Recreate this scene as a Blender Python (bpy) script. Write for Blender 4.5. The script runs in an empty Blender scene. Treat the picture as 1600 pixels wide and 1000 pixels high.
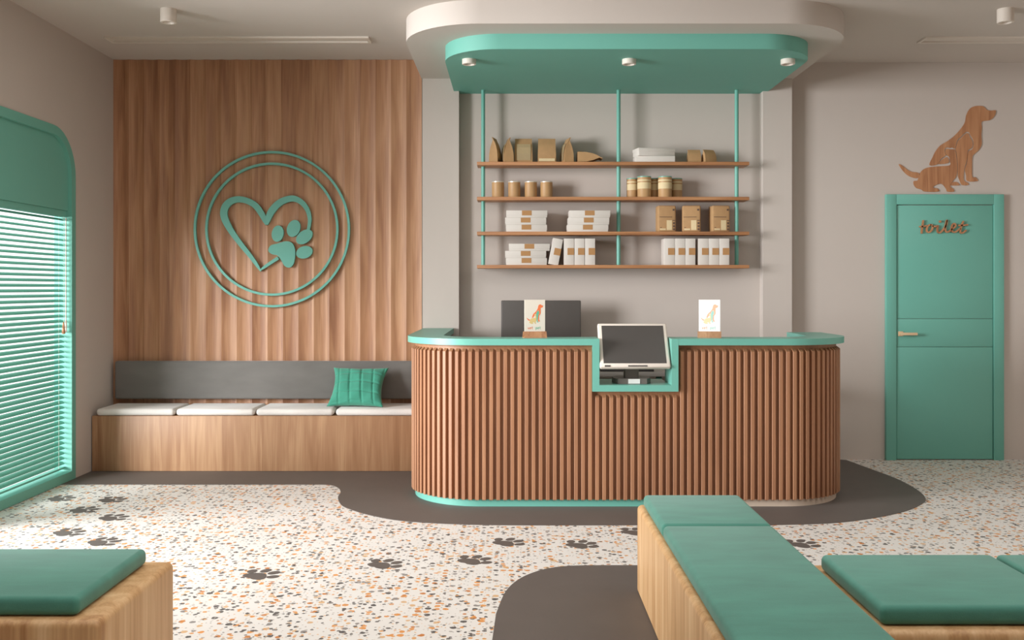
import bpy, bmesh, math, random
from mathutils import Vector, Matrix
random.seed(4)
S = bpy.context.scene
COL = S.collection
F, EYE, CY, HZ = 1500.0, 1.374, -7.69, 450.0      # focal length in pixels, eye height, camera Y, horizon row
def sc(y): return F/(y-CY)                         # pixels per metre at depth y
def wx(px, y): return (px-800)/sc(y)
def wz(py, y): return EYE-(py-HZ)/sc(y)
def flo(px, py):                                   # a point of the floor seen at a pixel
    s = (py-HZ)/EYE
    return ((px-800)/s, CY+F/s)

# ------------------------------------------------------------------ materials
def lin(c):
    c /= 255.0
    return c/12.92 if c <= .04045 else ((c+.055)/1.055)**2.4
def rgb(h): return (lin(int(h[0:2],16)), lin(int(h[2:4],16)), lin(int(h[4:6],16)), 1)
def newmat(name):
    m = bpy.data.materials.new(name); m.use_nodes = True
    nt = m.node_tree; b = nt.nodes['Principled BSDF']
    return m, nt, b
def plain(name, hexc, rough=.5, metal=0, noise=.03, nscale=30, bump=0, bscale=200):
    m, nt, b = newmat(name); N, L = nt.nodes, nt.links
    tc = N.new('ShaderNodeTexCoord'); no = N.new('ShaderNodeTexNoise'); no.inputs['Scale'].default_value = nscale
    L.new(tc.outputs['Object'], no.inputs['Vector'])
    mx = N.new('ShaderNodeMix'); mx.data_type = 'RGBA'
    c = rgb(hexc)
    mx.inputs[6].default_value = tuple(v*(1-noise) for v in c[:3])+(1,)
    mx.inputs[7].default_value = tuple(min(1, v*(1+noise)) for v in c[:3])+(1,)
    L.new(no.outputs['Fac'], mx.inputs[0]); L.new(mx.outputs[2], b.inputs['Base Color'])
    b.inputs['Roughness'].default_value = rough; b.inputs['Metallic'].default_value = metal
    if bump:
        n2 = N.new('ShaderNodeTexNoise'); n2.inputs['Scale'].default_value = bscale; n2.inputs['Detail'].default_value = 3
        L.new(tc.outputs['Object'], n2.inputs['Vector'])
        bp = N.new('ShaderNodeBump'); bp.inputs['Strength'].default_value = bump; bp.inputs['Distance'].default_value = .002
        L.new(n2.outputs['Fac'], bp.inputs['Height']); L.new(bp.outputs['Normal'], b.inputs['Normal'])
    return m
def wood(name, dark, mid, light, axis='Z', board=0, rough=.5, fine=1.0):
    """oak: grain stretched along one axis, optional boards of differing tone"""
    m, nt, b = newmat(name); N, L = nt.nodes, nt.links
    tc = N.new('ShaderNodeTexCoord')
    vec = tc.outputs['Object']
    if board:
        sep = N.new('ShaderNodeSeparateXYZ'); L.new(vec, sep.inputs[0])
        d = N.new('ShaderNodeMath'); d.operation = 'DIVIDE'; d.inputs[1].default_value = board; L.new(sep.outputs[0], d.inputs[0])
        fl = N.new('ShaderNodeMath'); fl.operation = 'FLOOR'; L.new(d.outputs[0], fl.inputs[0])
        wn = N.new('ShaderNodeTexWhiteNoise'); wn.noise_dimensions = '1D'; L.new(fl.outputs[0], wn.inputs['W'])
        sv = N.new('ShaderNodeVectorMath'); sv.operation = 'SCALE'; sv.inputs['Scale'].default_value = 7.0; L.new(wn.outputs['Color'], sv.inputs[0])
        av = N.new('ShaderNodeVectorMath'); av.operation = 'ADD'; L.new(vec, av.inputs[0]); L.new(sv.outputs[0], av.inputs[1])
        vec = av.outputs[0]
    def nz(scale, st, detail, dist):
        mp = N.new('ShaderNodeMapping')
        k = [1, 1, 1]; k['XYZ'.index(axis)] = st
        mp.inputs['Scale'].default_value = [v*scale for v in k]; L.new(vec, mp.inputs['Vector'])
        n = N.new('ShaderNodeTexNoise'); n.inputs['Scale'].default_value = 1; n.inputs['Detail'].default_value = detail
        n.inputs['Distortion'].default_value = dist; L.new(mp.outputs[0], n.inputs['Vector']); return n.outputs['Fac']
    a = nz(16*fine, .07, 3, .8); g = nz(150*fine, .02, 2, 0)
    mp = N.new('ShaderNodeMapping'); k = [1, 1, 1]; k['XYZ'.index(axis)] = .09
    mp.inputs['Scale'].default_value = [v*9*fine for v in k]; L.new(vec, mp.inputs['Vector'])
    wv = N.new('ShaderNodeTexNoise'); wv.inputs['Scale'].default_value = 1; wv.inputs['Detail'].default_value = 1; L.new(mp.outputs[0], wv.inputs['Vector'])
    mm = N.new('ShaderNodeMath'); mm.operation = 'MULTIPLY'; mm.inputs[1].default_value = 26; L.new(wv.outputs['Fac'], mm.inputs[0])
    sn = N.new('ShaderNodeMath'); sn.operation = 'SINE'; L.new(mm.outputs[0], sn.inputs[0])
    s1 = N.new('ShaderNodeMath'); s1.operation = 'MULTIPLY_ADD'; s1.inputs[1].default_value = .05; L.new(sn.outputs[0], s1.inputs[0]); L.new(a, s1.inputs[2])
    s2 = N.new('ShaderNodeMath'); s2.operation = 'MULTIPLY_ADD'; s2.inputs[1].default_value = .42; L.new(g, s2.inputs[0]); L.new(s1.outputs[0], s2.inputs[2])
    out = s2.outputs[0]
    if board:
        s3 = N.new('ShaderNodeMath'); s3.operation = 'MULTIPLY_ADD'; s3.inputs[1].default_value = .22; L.new(wn.outputs['Value'], s3.inputs[0]); L.new(out, s3.inputs[2])
        s4 = N.new('ShaderNodeMath'); s4.operation = 'SUBTRACT'; s4.inputs[1].default_value = .11; L.new(s3.outputs[0], s4.inputs[0]); out = s4.outputs[0]
    cr = N.new('ShaderNodeValToRGB'); e = cr.color_ramp.elements
    e[0].position = .40; e[0].color = rgb(dark); e[1].position = 1.02; e[1].color = rgb(light)
    x = e.new(.70); x.color = rgb(mid)
    L.new(out, cr.inputs[0]); L.new(cr.outputs[0], b.inputs['Base Color'])
    b.inputs['Roughness'].default_value = rough
    bp = N.new('ShaderNodeBump'); bp.inputs['Strength'].default_value = .15; bp.inputs['Distance'].default_value = .002
    L.new(g, bp.inputs['Height']); L.new(bp.outputs['Normal'], b.inputs['Normal'])
    return m
def fabric(name, hexc, var=.12, scale=350, patch=14):
    m, nt, b = newmat(name); N, L = nt.nodes, nt.links
    tc = N.new('ShaderNodeTexCoord')
    n1 = N.new('ShaderNodeTexNoise'); n1.inputs['Scale'].default_value = patch; n1.inputs['Detail'].default_value = 6
    mp = N.new('ShaderNodeMapping'); mp.inputs['Scale'].default_value = (.35, 1, 1); L.new(tc.outputs['Object'], mp.inputs[0]); L.new(mp.outputs[0], n1.inputs['Vector'])
    n2 = N.new('ShaderNodeTexNoise'); n2.inputs['Scale'].default_value = scale; L.new(tc.outputs['Object'], n2.inputs['Vector'])
    ad = N.new('ShaderNodeMath'); ad.operation = 'MULTIPLY_ADD'; ad.inputs[1].default_value = .4; L.new(n2.outputs['Fac'], ad.inputs[0]); L.new(n1.outputs['Fac'], ad.inputs[2])
    c = rgb(hexc); cr = N.new('ShaderNodeValToRGB'); e = cr.color_ramp.elements
    e[0].position = .45; e[0].color = tuple(v*(1-var) for v in c[:3])+(1,); e[1].position = .95; e[1].color = tuple(min(1, v*(1+var)) for v in c[:3])+(1,)
    L.new(ad.outputs[0], cr.inputs[0]); L.new(cr.outputs[0], b.inputs['Base Color'])
    b.inputs['Roughness'].default_value = .85; b.inputs['Sheen Weight'].default_value = .25
    bp = N.new('ShaderNodeBump'); bp.inputs['Strength'].default_value = .35; bp.inputs['Distance'].default_value = .002
    L.new(ad.outputs[0], bp.inputs['Height']); L.new(bp.outputs['Normal'], b.inputs['Normal'])
    return m
def terrazzo():
    m, nt, b = newmat('terrazzo'); N, L = nt.nodes, nt.links
    tc = N.new('ShaderNodeTexCoord')
    wn = N.new('ShaderNodeTexNoise'); wn.inputs['Scale'].default_value = 60; L.new(tc.outputs['Object'], wn.inputs['Vector'])
    ms = N.new('ShaderNodeVectorMath'); ms.operation = 'SCALE'; ms.inputs['Scale'].default_value = .012; L.new(wn.outputs['Color'], ms.inputs[0])
    va = N.new('ShaderNodeVectorMath'); va.operation = 'ADD'; L.new(tc.outputs['Object'], va.inputs[0]); L.new(ms.outputs[0], va.inputs[1])
    base = N.new('ShaderNodeTexNoise'); base.inputs['Scale'].default_value = 3
    br = N.new('ShaderNodeValToRGB'); br.color_ramp.elements[0].color = rgb('dad5cf'); br.color_ramp.elements[1].color = rgb('e4e0db')
    L.new(tc.outputs['Object'], base.inputs['Vector']); L.new(base.outputs['Fac'], br.inputs[0])
    prev = br.outputs[0]
    for scale, off, cols, thr in ((25, 0, [(0,'d9934f'),(.10,'c27c41'),(.16,'5c5856'),(.27,'8d8783'),(.33,'d3ac80'),(.40,None)], .36),
                                  (36, 3.3, [(0,'625d5a'),(.10,'d59a5e'),(.19,'aea69f'),(.26,'504d4b'),(.33,None)], .33),
                                  (60, 7.1, [(0,'b4aca4'),(.14,'dcb184'),(.22,'8d8782'),(.28,None)], .29)):
        mp = N.new('ShaderNodeMapping'); mp.inputs['Location'].default_value = (off, off*1.7, 0); L.new(va.outputs[0], mp.inputs[0])
        vo = N.new('ShaderNodeTexVoronoi'); vo.voronoi_dimensions = '2D'; vo.inputs['Scale'].default_value = scale; L.new(mp.outputs[0], vo.inputs['Vector'])
        sp = N.new('ShaderNodeSeparateColor'); L.new(vo.outputs['Color'], sp.inputs[0])
        cr = N.new('ShaderNodeValToRGB'); cr.color_ramp.interpolation = 'CONSTANT'; el = cr.color_ramp.elements
        stop = 1.0
        use = [c for c in cols if c[1]]
        el[0].position = 0; el[0].color = rgb(use[0][1]); el[1].position = use[1][0]; el[1].color = rgb(use[1][1])
        for p, h in use[2:]:
            e = el.new(p); e.color = rgb(h)
        L.new(sp.outputs[0], cr.inputs[0])
        lim = cols[-1][0]
        lt = N.new('ShaderNodeMath'); lt.operation = 'LESS_THAN'; lt.inputs[1].default_value = lim; L.new(sp.outputs[0], lt.inputs[0])
        rr = N.new('ShaderNodeMath'); rr.operation = 'MULTIPLY_ADD'; rr.inputs[1].default_value = .16; rr.inputs[2].default_value = thr-.13; L.new(sp.outputs[1], rr.inputs[0])
        ds = N.new('ShaderNodeMath'); ds.operation = 'LESS_THAN'; L.new(vo.outputs['Distance'], ds.inputs[0]); L.new(rr.outputs[0], ds.inputs[1])
        mu = N.new('ShaderNodeMath'); mu.operation = 'MULTIPLY'; L.new(lt.outputs[0], mu.inputs[0]); L.new(ds.outputs[0], mu.inputs[1])
        mx = N.new('ShaderNodeMix'); mx.data_type = 'RGBA'; L.new(mu.outputs[0], mx.inputs[0]); L.new(prev, mx.inputs[6]); L.new(cr.outputs[0], mx.inputs[7])
        prev = mx.outputs[2]
    L.new(prev, b.inputs['Base Color']); b.inputs['Roughness'].default_value = .55
    return m
def glass():
    m, nt, b = newmat('pane_glass'); N, L = nt.nodes, nt.links
    t = N.new('ShaderNodeBsdfTransparent'); g = N.new('ShaderNodeBsdfGlossy'); g.inputs['Roughness'].default_value = .02
    fr = N.new('ShaderNodeLayerWeight'); fr.inputs['Blend'].default_value = .5; mx = N.new('ShaderNodeMixShader')
    pw = N.new('ShaderNodeMath'); pw.operation = 'POWER'; pw.inputs[1].default_value = 5; L.new(fr.outputs['Facing'], pw.inputs[0])
    sc_ = N.new('ShaderNodeMath'); sc_.operation = 'MULTIPLY_ADD'; sc_.inputs[1].default_value = .4; sc_.inputs[2].default_value = .03; L.new(pw.outputs[0], sc_.inputs[0])
    L.new(sc_.outputs[0], mx.inputs[0]); L.new(t.outputs[0], mx.inputs[1]); L.new(g.outputs[0], mx.inputs[2])
    L.new(mx.outputs[0], nt.nodes['Material Output'].inputs['Surface']); return m
TEAL = '6cae9f'
M = {
 'wall': plain('warm_grey_plaster', 'c2b8b0', .9, noise=.015, nscale=4),
 'ceil': plain('ceiling_paint', 'cac1b9', .9, noise=.01, nscale=3),
 'terrazzo': terrazzo(),
 'dark_floor': plain('dark_resin_floor', '5f5752', .6, noise=.10, nscale=5, bump=.05, bscale=30),
 'teal': plain('teal_lacquer', TEAL, .38, noise=.015, nscale=5),
 'teal_matt': plain('teal_paint', TEAL, .6, noise=.02, nscale=5),
 'teal_slat': plain('teal_slat_paint', '62a895', .5, noise=.0, nscale=5),
 'teal_fab': fabric('teal_fabric', '478777', .13),
 'pillow': fabric('pillow_fabric', '3a8f78', .12),
 'grey_fab': fabric('grey_fabric', '6f6c68', .10, 300, 12),
 'grey_seat': fabric('light_grey_fabric', 'd8d3cd', .12, 300, 12),
 'oak': wood('fluted_oak', '94664a', 'ad7e5c', 'c09370', board=.1217),
 'oak_bench': wood('bench_oak', '8f6646', 'a07857', 'b48e6a', board=.31),
 'oak_slat': wood('slat_oak', '8f6347', 'a07152', 'ad7e5c', fine=.7),
 'oak_x': wood('shelf_oak', '8e5f3d', 'b07a50', 'c08d62', axis='X'),
 'oak_front': wood('foreground_oak', 'a97a4c', 'cda272', 'e2be90', axis='Z', fine=.8),
 'oak_sign': wood('sign_oak', '8f5c3c', 'b07c56', 'bf8d66', fine=1.5),
 'white': plain('white_card', 'd4ccc4', .7, noise=.02),
 'card': plain('printed_card', 'e2dacd', .75, noise=.01),
 'card_white': plain('white_printed_card', 'eceae7', .6, noise=.01),
 'cream_metal': plain('cream_metal', 'd9cfc4', .4),
 'kraft': plain('kraft_paper', 'b08a60', .8, noise=.12, nscale=25, bump=.2, bscale=60),
 'kraft_tag': plain('tan_label', 'ae8153', .8),
 'cream_label': plain('cream_label', 'd8c39a', .7, noise=.06),
 'ink': plain('dark_print', '5c473a', .8),
 'tin': plain('tin_kraft', 'b78f62', .5, noise=.1, nscale=20),
 'tin_rim': plain('tin_rim', 'ddd6ca', .35, .4),
 'black': plain('black_plastic', '2c2927', .45),
 'screen': plain('dark_screen', '46423f', .35),
 'monitor': plain('monitor_back', '524c48', .5), 'pos_base': plain('terminal_base', '6f6862', .5),
 'grey_desk': plain('grey_desk', '8f8982', .6),
 'brass': plain('pale_brass', 'e8c9a4', .3, .3),
 'orange_ink': plain('orange_ink', 'e87848', .8), 'teal_ink': plain('teal_ink', '63b59b', .8), 'sand_ink': plain('sand_ink', 'd9bf82', .8),
 'orange_pale': plain('pale_orange_ink', 'ecb596', .8), 'teal_pale': plain('pale_teal_ink', '9fd2c9', .8), 'sand_pale': plain('pale_sand_ink', 'dfd3a8', .8),
 'plinth': plain('pale_plinth', 'cdbba9', .5),
 'glass': glass(),
 'inner': plain('counter_inside', 'a89d94', .7),
}

# ------------------------------------------------------------------ mesh helpers
def link(name, bm, mat, parent=None, smooth=None):
    me = bpy.data.meshes.new(name); bm.normal_update(); bm.to_mesh(me); bm.free()
    me.materials.append(mat)
    if smooth is not None:
        for p in me.polygons: p.use_smooth = True
        try: me.set_sharp_from_angle(angle=math.radians(smooth))
        except Exception: pass
    o = bpy.data.objects.new(name, me); COL.objects.link(o)
    if parent:
        o.parent = parent
        pp = parent; off = Vector((0, 0, 0))
        w = world(parent)
        o.matrix_parent_inverse = w.inverted()
    return o
def world(o):
    m = Matrix.LocRotScale(o.location, o.rotation_euler, o.scale)
    if o.parent: m = world(o.parent) @ o.matrix_parent_inverse @ m
    return m
def tag(o, label, cat=None, group=None, kind=None):
    o['label'] = label
    if cat: o['category'] = cat
    if group: o['group'] = group
    if kind: o['kind'] = kind
    return o
def empty(name, loc=(0,0,0)):
    o = bpy.data.objects.new(name, None); o.location = loc; o.empty_display_size = .05; COL.objects.link(o); return o
def thing(name, loc, label, cat, group=None): return tag(empty(name, loc), label, cat, group)
def box(bm, x0, x1, y0, y1, z0, z1, bev=0, seg=2, mtx=None):
    r = bmesh.ops.create_cube(bm, size=1)
    vs = r['verts']
    for v in vs: v.co = Vector(((x0+x1)/2+v.co.x*(x1-x0), (y0+y1)/2+v.co.y*(y1-y0), (z0+z1)/2+v.co.z*(z1-z0)))
    if bev:
        es = list({e for v in vs for e in v.link_edges})
        rr = bmesh.ops.bevel(bm, geom=es, offset=bev, segments=seg, affect='EDGES', profile=.5)
        vs = list({v for f in rr['faces'] for v in f.verts} | {v for v in vs if v.is_valid})
    if mtx is not None:
        for v in vs: v.co = mtx @ v.co
    return vs
def bx(name, mat, parent, *a, bev=0, seg=2, mtx=None):
    bm = bmesh.new(); box(bm, *a, bev=bev, seg=seg, mtx=mtx)
    return link(name, bm, mat, parent, 40 if bev else None)
def prism(bm, pts, fn0, fn1):
    """closed outline pts -> solid between fn0(p) and fn1(p)"""
    a = [bm.verts.new(fn0(p)) for p in pts]; b = [bm.verts.new(fn1(p)) for p in pts]
    n = len(pts)
    bm.faces.new(a); bm.faces.new(b[::-1])
    for i in range(n): bm.faces.new((a[i], b[i], b[(i+1) % n], a[(i+1) % n]))
def fix(bm):
    bmesh.ops.recalc_face_normals(bm, faces=bm.faces[:])
    ng = [f for f in bm.faces if len(f.verts) > 4]
    bmesh.ops.triangulate(bm, faces=ng, quad_method='BEAUTY', ngon_method='EAR_CLIP')
def xz_prism(bm, pts, y0, y1): prism(bm, pts, lambda p: (p[0], y0, p[1]), lambda p: (p[0], y1, p[1]))
def xy_prism(bm, pts, z0, z1): prism(bm, pts, lambda p: (p[0], p[1], z0), lambda p: (p[0], p[1], z1))
def yz_prism(bm, pts, x0, x1): prism(bm, pts, lambda p: (x0, p[0], p[1]), lambda p: (x1, p[0], p[1]))
def ring_xz(bm, outer, inner, y0, y1):
    n = len(outer)
    V = [[bm.verts.new((p[0], y, p[1])) for p in L] for L in (outer, inner) for y in (y0, y1)]
    for i in range(n):
        j = (i+1) % n
        bm.faces.new((V[0][i], V[0][j], V[2][j], V[2][i])); bm.faces.new((V[1][i], V[3][i], V[3][j], V[1][j]))
        bm.faces.new((V[0][i], V[1][i], V[1][j], V[0][j])); bm.faces.new((V[2][i], V[2][j], V[3][j], V[3][i]))
def cyl(bm, cx, cy, z0, z1, r, seg=24, r1=None):
    lathe(bm, cx, cy, [(0, z0), (r, z0), (r if r1 is None else r1, z1), (0, z1)], seg)
def lathe(bm, cx, cy, prof, seg=28):
    rings = []
    for r, z in prof:
        if r <= 1e-6: rings.append([bm.verts.new((cx, cy, z))])
        else: rings.append([bm.verts.new((cx+r*math.cos(2*math.pi*i/seg), cy+r*math.sin(2*math.pi*i/seg), z)) for i in range(seg)])
    for a, b in zip(rings, rings[1:]):
        for i in range(seg):
            j = (i+1) % seg
            if len(a) == 1 and len(b) == 1: continue
            if len(a) == 1: bm.faces.new((a[0], b[i], b[j]))
            elif len(b) == 1: bm.faces.new((a[i], a[j], b[0]))
            else: bm.faces.new((a[i], a[j], b[j], b[i]))
    bmesh.ops.recalc_face_normals(bm, faces=bm.faces[:])
def catmull(pts, n=6):
    out = []; P = [pts[0]]+list(pts)+[pts[-1]]
    for i in range(1, len(P)-2):
        p0, p1, p2, p3 = P[i-1], P[i], P[i+1], P[i+2]
        for k in range(n):
            t = k/n
            out.append(tuple(.5*((2*p1[d])+(-p0[d]+p2[d])*t+(2*p0[d]-5*p1[d]+4*p2[d]-p3[d])*t*t+(-p0[d]+3*p1[d]-3*p2[d]+p3[d])*t**3) for d in range(len(p1))))
    out.append(tuple(pts[-1])); return out
def ribbon(bm, pts, y0, y1, n=6):
    """flat bar following (x, z, width) points, solid between y0 and y1"""
    P = catmull(pts, n); L, R = [], []
    for i, p in enumerate(P):
        a = P[max(0, i-1)]; b = P[min(len(P)-1, i+1)]
        dx, dz = b[0]-a[0], b[1]-a[1]; l = math.hypot(dx, dz) or 1
        nx, nz = -dz/l, dx/l; w = p[2]/2
        L.append((p[0]+nx*w, p[1]+nz*w)); R.append((p[0]-nx*w, p[1]-nz*w))
    V = [[bm.verts.new((q[0], y, q[1])) for q in s] for s in (L, R) for y in (y0, y1)]
    m = len(P)
    for i in range(m-1):
        bm.faces.new((V[0][i], V[0][i+1], V[2][i+1], V[2][i])); bm.faces.new((V[1][i], V[3][i], V[3][i+1], V[1][i+1]))
        bm.faces.new((V[0][i], V[1][i], V[1][i+1], V[0][i+1])); bm.faces.new((V[2][i], V[2][i+1], V[3][i+1], V[3][i]))
    for i in (0, m-1): bm.faces.new((V[0][i], V[2][i], V[3][i], V[1][i]))
def smooth_loop(pts, n=4):
    m = len(pts); out = []
    for i in range(m):
        p0, p1, p2, p3 = pts[i-1], pts[i], pts[(i+1) % m], pts[(i+2) % m]
        for k in range(n):
            t = k/n
            out.append(tuple(.5*((2*p1[d])+(-p0[d]+p2[d])*t+(2*p0[d]-5*p1[d]+4*p2[d]-p3[d])*t*t+(-p0[d]+3*p1[d]-3*p2[d]+p3[d])*t**3) for d in range(2)))
    return out
def struct(name, bm, mat, label, parent=None, smooth=None):
    o = link(name, bm, mat, parent, smooth)
    if parent is None: tag(o, label, kind='structure')
    return o

# ------------------------------------------------------------------ room
XL, XR, YF, CZ = -3.15, 5.2, -9.6, 3.18
bm = bmesh.new(); box(bm, XL-.3, XR+.2, YF-.2, .2, -.1, 0); struct('floor', bm, M['terrazzo'], 'pale terrazzo floor with orange and grey chips')
bm = bmesh.new(); box(bm, XL-.3, XR+.2, YF-.2, .2, CZ, CZ+.1); struct('ceiling', bm, M['ceil'], 'plain light ceiling')
bm = bmesh.new(); box(bm, XL-.3, XR+.2, 0, .2, 0, CZ); struct('wall_back', bm, M['wall'], 'warm grey plaster wall behind the counter and door')
bm = bmesh.new(); box(bm, XR, XR+.2, YF, 0, 0, CZ); struct('wall_right', bm, M['wall'], 'plain right wall')
bm = bmesh.new(); box(bm, XL-.3, XR+.2, YF-.2, YF, 0, CZ); struct('wall_front', bm, M['wall'], 'plain wall behind the viewer')
# left wall with two round-cornered openings
def arch(y0, y1, z0, z1, r, n=10, inset=0):
    y0 += inset; y1 -= inset; z1 -= inset; z0 += inset; r = max(.02, r-inset)
    p = [(y0, z0), (y0, z1-r)]
    p += [(y0+r-r*math.cos(math.pi/2*k/n), z1-r+r*math.sin(math.pi/2*k/n)) for k in range(1, n+1)]
    p += [(y1-r+r*math.sin(math.pi/2*k/n), z1-r+r*math.cos(math.pi/2*k/n)) for k in range(0, n+1)]
    p += [(y1, z0)]
    return p
W1 = (-2.10, -.77); W2 = (-4.5, -2.25); WT, WR = 2.495, .33
bm = bmesh.new()
WO = .14; WT2 = 3.0
box(bm, XL-WO, XL, W1[1], 0, 0, CZ); box(bm, XL-WO, XL, W2[1], W1[0], 0, CZ); box(bm, XL-WO, XL, YF, W2[0], 0, CZ); box(bm, XL-WO, XL, W1[0], W1[1], WT, CZ); box(bm, XL-WO, XL, W2[0], W2[1], WT2, CZ)
for w, WT_ in ((W1, WT), (W2, WT2)):
    for side in (0, 1):
        c = [(w[side], WT_)]
        for k in range(11):
            a = math.pi/2*k/10
            yy = WR*(1-math.sin(a))
            c.append((w[side]+(yy if side == 0 else -yy), WT_-(WR-WR*math.cos(a))))
        yz_prism(bm, c, XL-WO, XL)
fix(bm); struct('wall_left', bm, M['wall'], 'warm grey left wall with round-cornered window openings')
bm = bmesh.new(); box(bm, -.713, -.42, -.10, 0, 0, CZ-.001); struct('trim_1', bm, M['wall'], 'plaster pilaster left of the shelves')
bm = bmesh.new(); box(bm, 1.984, 2.213, -.10, 0, 0, CZ-.001); struct('trim_2', bm, M['wall'], 'plaster pilaster right of the shelves')
# fluted oak cladding
bm = bmesh.new()
pr = []; NF = 20; x0, x1 = XL, -.713; pw = (x1-x0)/NF
for i in range(NF):
    for k in range(10): pr.append((x0+pw*(i+k/10), -.105+.011*math.sin(math.pi*k/10)))
pr += [(x1, -.105), (x1, 0), (x0, 0)]
xy_prism(bm, pr, .0, CZ-.001); fix(bm)
o = link('wall_cladding', bm, M['oak'], None, 30)
tag(o, 'fluted oak wall cladding behind the grey bench', 'wall panel')

# dark floor inlays
def inlay(pts, lab, h=.003, n=4):
    bm = bmesh.new(); xy_prism(bm, pts, .0, h); fix(bm); return struct('floor', bm, M['dark_floor'], lab)
edge = [flo(*p) for p in ((500,757.5),(517,758.5),(529,763),(532,770),(528,778),(534,790),(552,798),(580,806),(625,814),(700,819),(800,821),(1000,821),(1150,821),(1240,820),(1310,817),(1370,809),(1415,799),(1440,788),(1446,779),(1432,765),(1400,748),(1360,733),(1322,719))]
yl = flo(500, 757.5)[1]
main = [(XL, -.001), (XL, yl), (flo(470, 757.5)[0], yl)] + catmull([e for e in edge], 5) + [(edge[-1][0]-.1, -.001)]
inlay(main, 'dark grey floor area under the counter and along the bench')
r2 = [flo(*p) for p in ((775,960),(790,925),(812,905),(840,893),(868,887),(900,884.5),(940,884),(980,884))]
front = catmull(r2, 5)+[(1.2, -4.75), (1.38, -2.94-1.85)]
front = catmull(r2, 5)+[(1.30, r2[-1][1]), (1.42, r2[-1][1]-.06), (1.46, r2[-1][1]-.25), (1.46, -5.2), (r2[0][0]-.05, -5.2)]
# mirror along the depth to close the second inlay
inlay(front, 'dark grey floor area under the foreground bench')

# soffit and teal canopy
def round_front(x0, x1, yf, yb, r, n=14):
    p = [(x0, yb)]
    p += [(x0+r-r*math.cos(math.pi/2*k/n), yf+r-r*math.sin(math.pi/2*k/n)) for k in range(n+1)]
    p += [(x1-r+r*math.sin(math.pi/2*k/n), yf+r-r*math.cos(math.pi/2*k/n)) for k in range(n+1)]
    return p+[(x1, yb)]
bm = bmesh.new(); xy_prism(bm, round_front(-.716, 2.226, -1.68, 0, .52), 3.03, CZ); fix(bm)
struct('ceiling', bm, M['ceil'], 'lowered plaster ceiling section with rounded front corners', smooth=30)
bm = bmesh.new(); xy_prism(bm, round_front(-.46, 2.026, -1.44, -.10, .38), 2.93, 3.03); xy_prism(bm, [(-.42,-.10),(1.984,-.10),(1.984,0),(-.42,0)], 2.93, 3.03); fix(bm)
o = link('canopy', bm, M['teal_matt'], None, 30); tag(o, 'teal rounded canopy panel hanging over the counter', 'canopy')

# ceiling fittings
def spot(x, y, z, r, h, lab, grp=None):
    t = thing('ceiling_spotlight', (x, y, z), lab, 'ceiling light', grp)
    bm = bmesh.new(); lathe(bm, x, y, [(0, z), (r, z), (r, z-h+.003), (r-.003, z-h), (r*.72, z-h), (r*.62, z-h+.014), (0, z-h+.016)], 32)
    link('housing', bm, M['cream_metal'], t, 35)
    bm = bmesh.new(); lathe(bm, x, y, [(0, z-h+.0155), (r*.5, z-h+.0155), (r*.42, z-h+.010), (0, z-h+.008)], 24); link('lens', bm, M['tin_rim'], t, 35)
spot(wx(263,-1.47), -1.47, CZ, .051, .088, 'cream cylinder ceiling spotlight above the left wood wall')
spot(wx(1571,-1.47), -1.47, CZ, .051, .088, 'cream cylinder ceiling spotlight above the toilet door side')
for px, w in ((733, 'left end of the teal canopy'), (983, 'middle of the teal canopy'), (1231, 'right end of the teal canopy')):
    spot(wx(px,-1.15), -1.15, 2.93, .048, .034, 'short cream spotlight under the '+w, 'spotlights under the teal canopy')
def slot(x0, x1, lab):
    y0, y1 = -.80, -.645
    t = thing('linear_diffuser', ((x0+x1)/2, (y0+y1)/2, CZ), lab, 'ceiling vent')
    bm = bmesh.new(); w = .022
    for a in ((x0, x1, y0, y0+w), (x0, x1, y1-w, y1), (x0, x0+w, y0+w, y1-w), (x1-w, x1, y0+w, y1-w)): box(bm, *a, CZ-.012, CZ)
    link('frame', bm, M['cream_metal'], t)
    bm = bmesh.new(); box(bm, x0+w, x1-w, y0+w+.03, y0+w+.055, CZ-.006, CZ); box(bm, x0+w, x1-w, y1-w-.055, y1-w-.03, CZ-.006, CZ)
    link('blade', bm, M['cream_metal'], t)
slot(-2.93, -1.03, 'long pale linear ceiling vent above the wood wall')
slot(2.97, 4.87, 'long pale linear ceiling vent above the toilet door')

# ------------------------------------------------------------------ windows and blind
def window(nm, w, lab, blind, WT):
    t = empty(nm, (XL, w[1], 0)); tag(t, lab, kind='structure')
    bm = bmesh.new()
    o_ = arch(w[0], w[1], .004, WT, WR); i_ = arch(w[0], w[1], .004, WT, WR, inset=.062)
    n = len(o_)
    V = [[bm.verts.new((x, p[0], p[1])) for p in L] for L in (o_, i_) for x in (XL+.006, XL-WO+.02)]
    for i in range(n):
        j = (i+1) % n
        for q in ((V[0][i], V[0][j], V[2][j], V[2][i]), (V[1][i], V[3][i], V[3][j], V[1][j]), (V[0][i], V[1][i], V[1][j], V[0][j]), (V[2][i], V[2][j], V[3][j], V[3][i])):
            bm.faces.new(q)
    bmesh.ops.recalc_face_normals(bm, faces=bm.faces[:])
    link('window_frame', bm, M['teal_matt'], t, 30)
    if blind:
        bm = bmesh.new(); yz_prism(bm, arch(w[0]+.062, w[1]-.062, 1.925, WT-.062, WR-.062), XL-.09, XL-.02); fix(bm)
        link('top_panel', bm, M['teal_matt'], t, 30)
    bm = bmesh.new(); yz_prism(bm, [(w[0]+.062,.066),(w[0]+.062,1.925),(w[1]-.062,1.925),(w[1]-.062,.066)] if blind else arch(w[0]+.062, w[1]-.062, .066, WT-.062, WR-.062), XL-.118, XL-.112); fix(bm); link('pane', bm, M['glass'], t)
window('window_1', W1, 'tall teal-framed window with rounded top and closed top panel', True, WT)
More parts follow.
